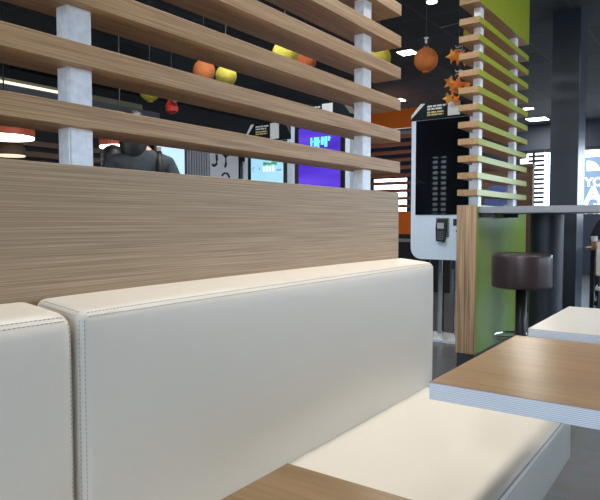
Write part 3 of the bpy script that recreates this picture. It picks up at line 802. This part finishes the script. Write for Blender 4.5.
def person(label, loc, rz, top, legs, pose, H=1.74, hairlen=.10, strap=False):
    """local frame: faces +y, z up. pose: dict of joints overriding the standing ones"""
    k = H / 1.74
    J = {'pelvis': (0, 0, .95), 'waist': (0, 0, 1.10), 'chest': (0, .0, 1.30), 'base': (0, -.01, 1.44), 'neck': (0, .0, 1.52), 'jaw': (0, .025, 1.585), 'skull': (0, .015, 1.655), 'crown': (0, .005, 1.70),
         'shR': (.17, -.005, 1.425), 'elR': (.235, -.03, 1.14), 'wrR': (.235, .06, .90), 'paR': (.23, .09, .83),
         'shL': (-.17, -.005, 1.425), 'elL': (-.235, -.03, 1.14), 'wrL': (-.235, .06, .90), 'paL': (-.23, .09, .83),
         'hiR': (.09, 0, .90), 'knR': (.105, .02, .49), 'anR': (.11, -.02, .09), 'toR': (.12, .14, .04),
         'hiL': (-.09, 0, .90), 'knL': (-.105, .02, .49), 'anL': (-.11, -.02, .09), 'toL': (-.12, .14, .04)}
    J.update(pose)
    J = {n: Vector(p) * k for n, p in J.items()}
    Rd = {'pelvis': (.125, .10), 'waist': (.12, .09), 'chest': (.15, .10), 'base': (.09, .075), 'neck': (.055, .055), 'jaw': (.062, .070), 'skull': (.080, .092), 'crown': (.060, .070),
          'sh': (.06, .06), 'el': (.042, .042), 'wr': (.028, .028), 'pa': (.036, .016), 'hi': (.085, .085), 'kn': (.056, .056), 'an': (.038, .038), 'to': (.038, .03)}
    R_ = {n: (J[n], *[r * k for r in Rd.get(n, Rd.get(n[:2]))]) for n in J}
    ch = [['pelvis', 'waist', 'chest', 'base', 'neck', 'jaw', 'skull', 'crown']]
    for s in 'RL': ch += [['base', 'sh' + s, 'el' + s, 'wr' + s, 'pa' + s], ['pelvis', 'hi' + s, 'kn' + s, 'an' + s, 'to' + s]]
    # five fingers per hand, each a short bent chain out of the palm
    for s, sg in (('R', 1), ('L', -1)):
        pa, wr = J['pa' + s], J['wr' + s]; d = (pa - wr).normalized()
        side = d.cross(Vector((1, 0, 0)) * 1.0).normalized() if abs(d.x) < .9 else Vector((0, 0, 1))
        curl = Vector((-sg, 0, 0)) * 1.0
        for f in range(4):
            ln = (.070, .080, .075, .060)[f] * k; o_ = side * (.027 - .018 * f) * k
            a = pa + o_ + d * .012; b_ = a + d * ln * .5 + curl * .006; c_ = b_ + d * ln * .4 + curl * .022
            for q, pt in enumerate((a, b_, c_)): R_['f%s%d%d' % (s, f, q)] = (pt, (.0095, .0085, .0075)[q])
            ch.append(['pa' + s] + ['f%s%d%d' % (s, f, q) for q in range(3)])
        a = pa - d * .03 + side * .034; b_ = a + d * .03 + side * .02 + curl * .012; c_ = b_ + d * .028 + curl * .012
        for q, pt in enumerate((a, b_, c_)): R_['t%s%d' % (s, q)] = (pt, (.012, .0105, .009)[q])
        ch.append(['pa' + s] + ['t%s%d' % (s, q) for q in range(3)])
    t = root('person', label, 'person', loc, rz)
    link_mesh('body', skin('body', ch, R_, 'pelvis'), 'skin', t, smooth=True)
    # clothing
    C_ = {n: (J[n], *[(r + .022) * k for r in Rd.get(n, Rd.get(n[:2]))]) for n in ('pelvis', 'waist', 'chest', 'base', 'shR', 'elR', 'wrR', 'shL', 'elL', 'wrL')}
    C_['wrR'] = (J['wrR'].lerp(J['elR'], .12), .042 * k); C_['wrL'] = (J['wrL'].lerp(J['elL'], .12), .042 * k)
    C_['base'] = (J['base'], .105 * k, .088 * k)
    C_['collar'] = (J['base'].lerp(J['neck'], .8), .082 * k, .080 * k)
    C_['hem'] = (J['pelvis'] + (J['pelvis'] - J['waist']) * .45, .165 * k, .135 * k)
    C_['pelvis'] = (J['pelvis'], .158 * k, .128 * k)
    link_mesh('jacket', skin('j', [['hem', 'pelvis', 'waist', 'chest', 'base', 'collar'], ['base', 'shR', 'elR', 'wrR'], ['base', 'shL', 'elL', 'wrL']], C_, 'pelvis'), top, t, smooth=True)
    L_ = {n: (J[n], *[(r + .018) * k for r in Rd.get(n, Rd.get(n[:2]))]) for n in ('pelvis', 'hiR', 'knR', 'anR', 'hiL', 'knL', 'anL')}
    link_mesh('trousers', skin('tr', [['pelvis', 'hiR', 'knR', 'anR'], ['pelvis', 'hiL', 'knL', 'anL']], L_, 'pelvis'), legs, t, smooth=True)
    for s in 'RL':
        a = J['an' + s]; to = J['to' + s]; m_ = a.lerp(to, .5)
        link_mesh('shoe', skin('sh', [['a', 'b', 'c', 'd']], {'a': (Vector((a.x, a.y - .03, to.z + .005)), .045), 'b': (Vector((m_.x, m_.y, to.z + .012)), .046), 'c': (Vector((to.x, to.y, to.z)), .042), 'd': (Vector((to.x, to.y + .05, to.z - .006)), .03)}, 'a'), 'shoe', t, smooth=True)
    # face and hair
    h = J['skull'] - Vector((0, .015, 1.655)) * k
    def hp(x, y, z): return h + Vector((x, y, z)) * k
    for sx in (-1, 1):
        part('eye', ell(hp(sx * .031, .098, 1.645), (.013, .010, .009), 12), 'eye', t, local=True, smooth=True)
        part('ear', ell(hp(sx * .083, .005, 1.635), (.012, .022, .032), 12), 'skin', t, local=True, smooth=True)
    part('nose', ell(hp(0, .112, 1.62), (.013, .018, .024), 12), 'skin', t, local=True, smooth=True)
    part('mouth', ell(hp(0, .098, 1.578), (.024, .008, .006), 12), 'cabletrim', t, local=True, smooth=True)
    bm = ell(hp(0, -.008, 1.665), (.094, .108, .098), 28, cut=lambda v: v.y > h.y + (.055 * k) and v.z < h.z + 1.70 * k)
    ell(hp(0, -.045, 1.60 - hairlen * .3), (.094, .07, .05 + hairlen * .5), 20, bm)
    ell(hp(0, -.028, 1.63 - hairlen * .1), (.092, .088, .07 + hairlen * .3), 20, bm)
    part('hair', bm, 'hair', t, local=True, smooth=True)
    return t, J
fwd = -0.55
pt, J = person('person in a charcoal jacket with a black shoulder strap standing with back to the camera', (2.72, 3.28, .0), -PI / 2 + .88, 'jacket', 'jeans',
               {'neck': (-.025, 0, 1.52), 'jaw': (-.045, .03, 1.585), 'skull': (-.05, .02, 1.655), 'crown': (-.05, .01, 1.70), 'shR': (.16, -.005, 1.40), 'shL': (-.16, -.005, 1.40), 'elR': (.26, -.03, 1.14), 'elL': (-.26, -.03, 1.14), 'wrR': (.25, .06, .9), 'wrL': (-.25, .06, .9), 'paR': (.245, .09, .83), 'paL': (-.245, .09, .83)}, 1.80, .20)
bm = tube([(.12, -.12, 1.30), (.118, -.115, 1.45), (.115, -.03, 1.53), (.11, .06, 1.49), (.05, .14, 1.30)], .022, 8)
tube([(.12, -.12, 1.30), (.0, -.15, 1.15), (-.12, -.135, 1.0)], .022, 8, bm)
sp_ = part('shoulder_strap', bm, 'strap', pt, local=True, smooth=True)
part('buckle', box(.10, .13, -.06, -.03, 1.535, 1.565, .004), 'buckle', sp_, local=True)
person('person with black hair standing under the pendant lamp, left of the charcoal jacket', (2.98, 3.93, 0), -PI / 2 + .88, 'navy', 'jeans', {}, 1.63)
person('person in a navy top seated at the far right wooden table', (8.72, 1.18, 0), PI / 2, 'navy', 'jeans',
       {'pelvis': (0, 0, .55), 'waist': (0, 0, .70), 'chest': (0, .02, .90), 'base': (0, .03, 1.05), 'neck': (0, .05, 1.13), 'jaw': (0, .085, 1.19), 'skull': (0, .075, 1.26), 'crown': (0, .065, 1.305),
        'shR': (.17, .03, 1.035), 'shL': (-.17, .03, 1.035), 'elR': (.24, .14, .80), 'elL': (-.24, .14, .80), 'wrR': (.15, .34, .80), 'wrL': (-.15, .34, .80), 'paR': (.12, .41, .795), 'paL': (-.12, .41, .795),
        'hiR': (.09, .02, .53), 'hiL': (-.09, .02, .53), 'knR': (.11, .42, .50), 'knL': (-.11, .42, .50), 'anR': (.11, .40, .09), 'anL': (-.11, .40, .09), 'toR': (.12, .54, .04), 'toL': (-.12, .54, .04)}, 1.74)
chair('black chair under the seated person at the far right table', 8.76, 1.18, -PI / 2, 'plastic', .85, .44)

# ------------------------------------------------------------------ sky, camera, view
w = bpy.data.worlds.new('sky'); S.world = w; w.use_nodes = True
nt = w.node_tree; bg = nt.nodes['Background']
tc = nt.nodes.new('ShaderNodeTexCoord'); sx = nt.nodes.new('ShaderNodeSeparateXYZ'); rp = nt.nodes.new('ShaderNodeValToRGB')
nt.links.new(tc.outputs['Generated'], sx.inputs[0]); nt.links.new(sx.outputs['Z'], rp.inputs['Fac'])
rp.color_ramp.elements[0].position = 0; rp.color_ramp.elements[0].color = (.48, .54, .60, 1)
rp.color_ramp.elements[1].position = .6; rp.color_ramp.elements[1].color = (.55, .74, 1.0, 1)
e_ = rp.color_ramp.elements.new(.08); e_.color = (.68, .83, 1.0, 1)
nt.links.new(rp.outputs['Color'], bg.inputs['Color']); bg.inputs['Strength'].default_value = 7.0

cam = bpy.data.cameras.new('camera'); co = bpy.data.objects.new('camera', cam); COL.objects.link(co)
co.location = (0, 0, 1.06); co.rotation_euler = (math.radians(90 - 2.768), 0, math.radians(35.56 - 90))
cam.sensor_width = 36; cam.sensor_fit = 'HORIZONTAL'; cam.lens = 597.1 / 600 * 36; cam.clip_start = .02
S.camera = co
S.view_settings.view_transform = 'Standard'; S.view_settings.look = 'None'; S.view_settings.gamma = 1; S.view_settings.exposure = .17
S.view_settings.use_curve_mapping = False
S.cycles.use_denoising = True
S.cycles.max_bounces = 8; S.cycles.diffuse_bounces = 5; S.cycles.sample_clamp_indirect = 6
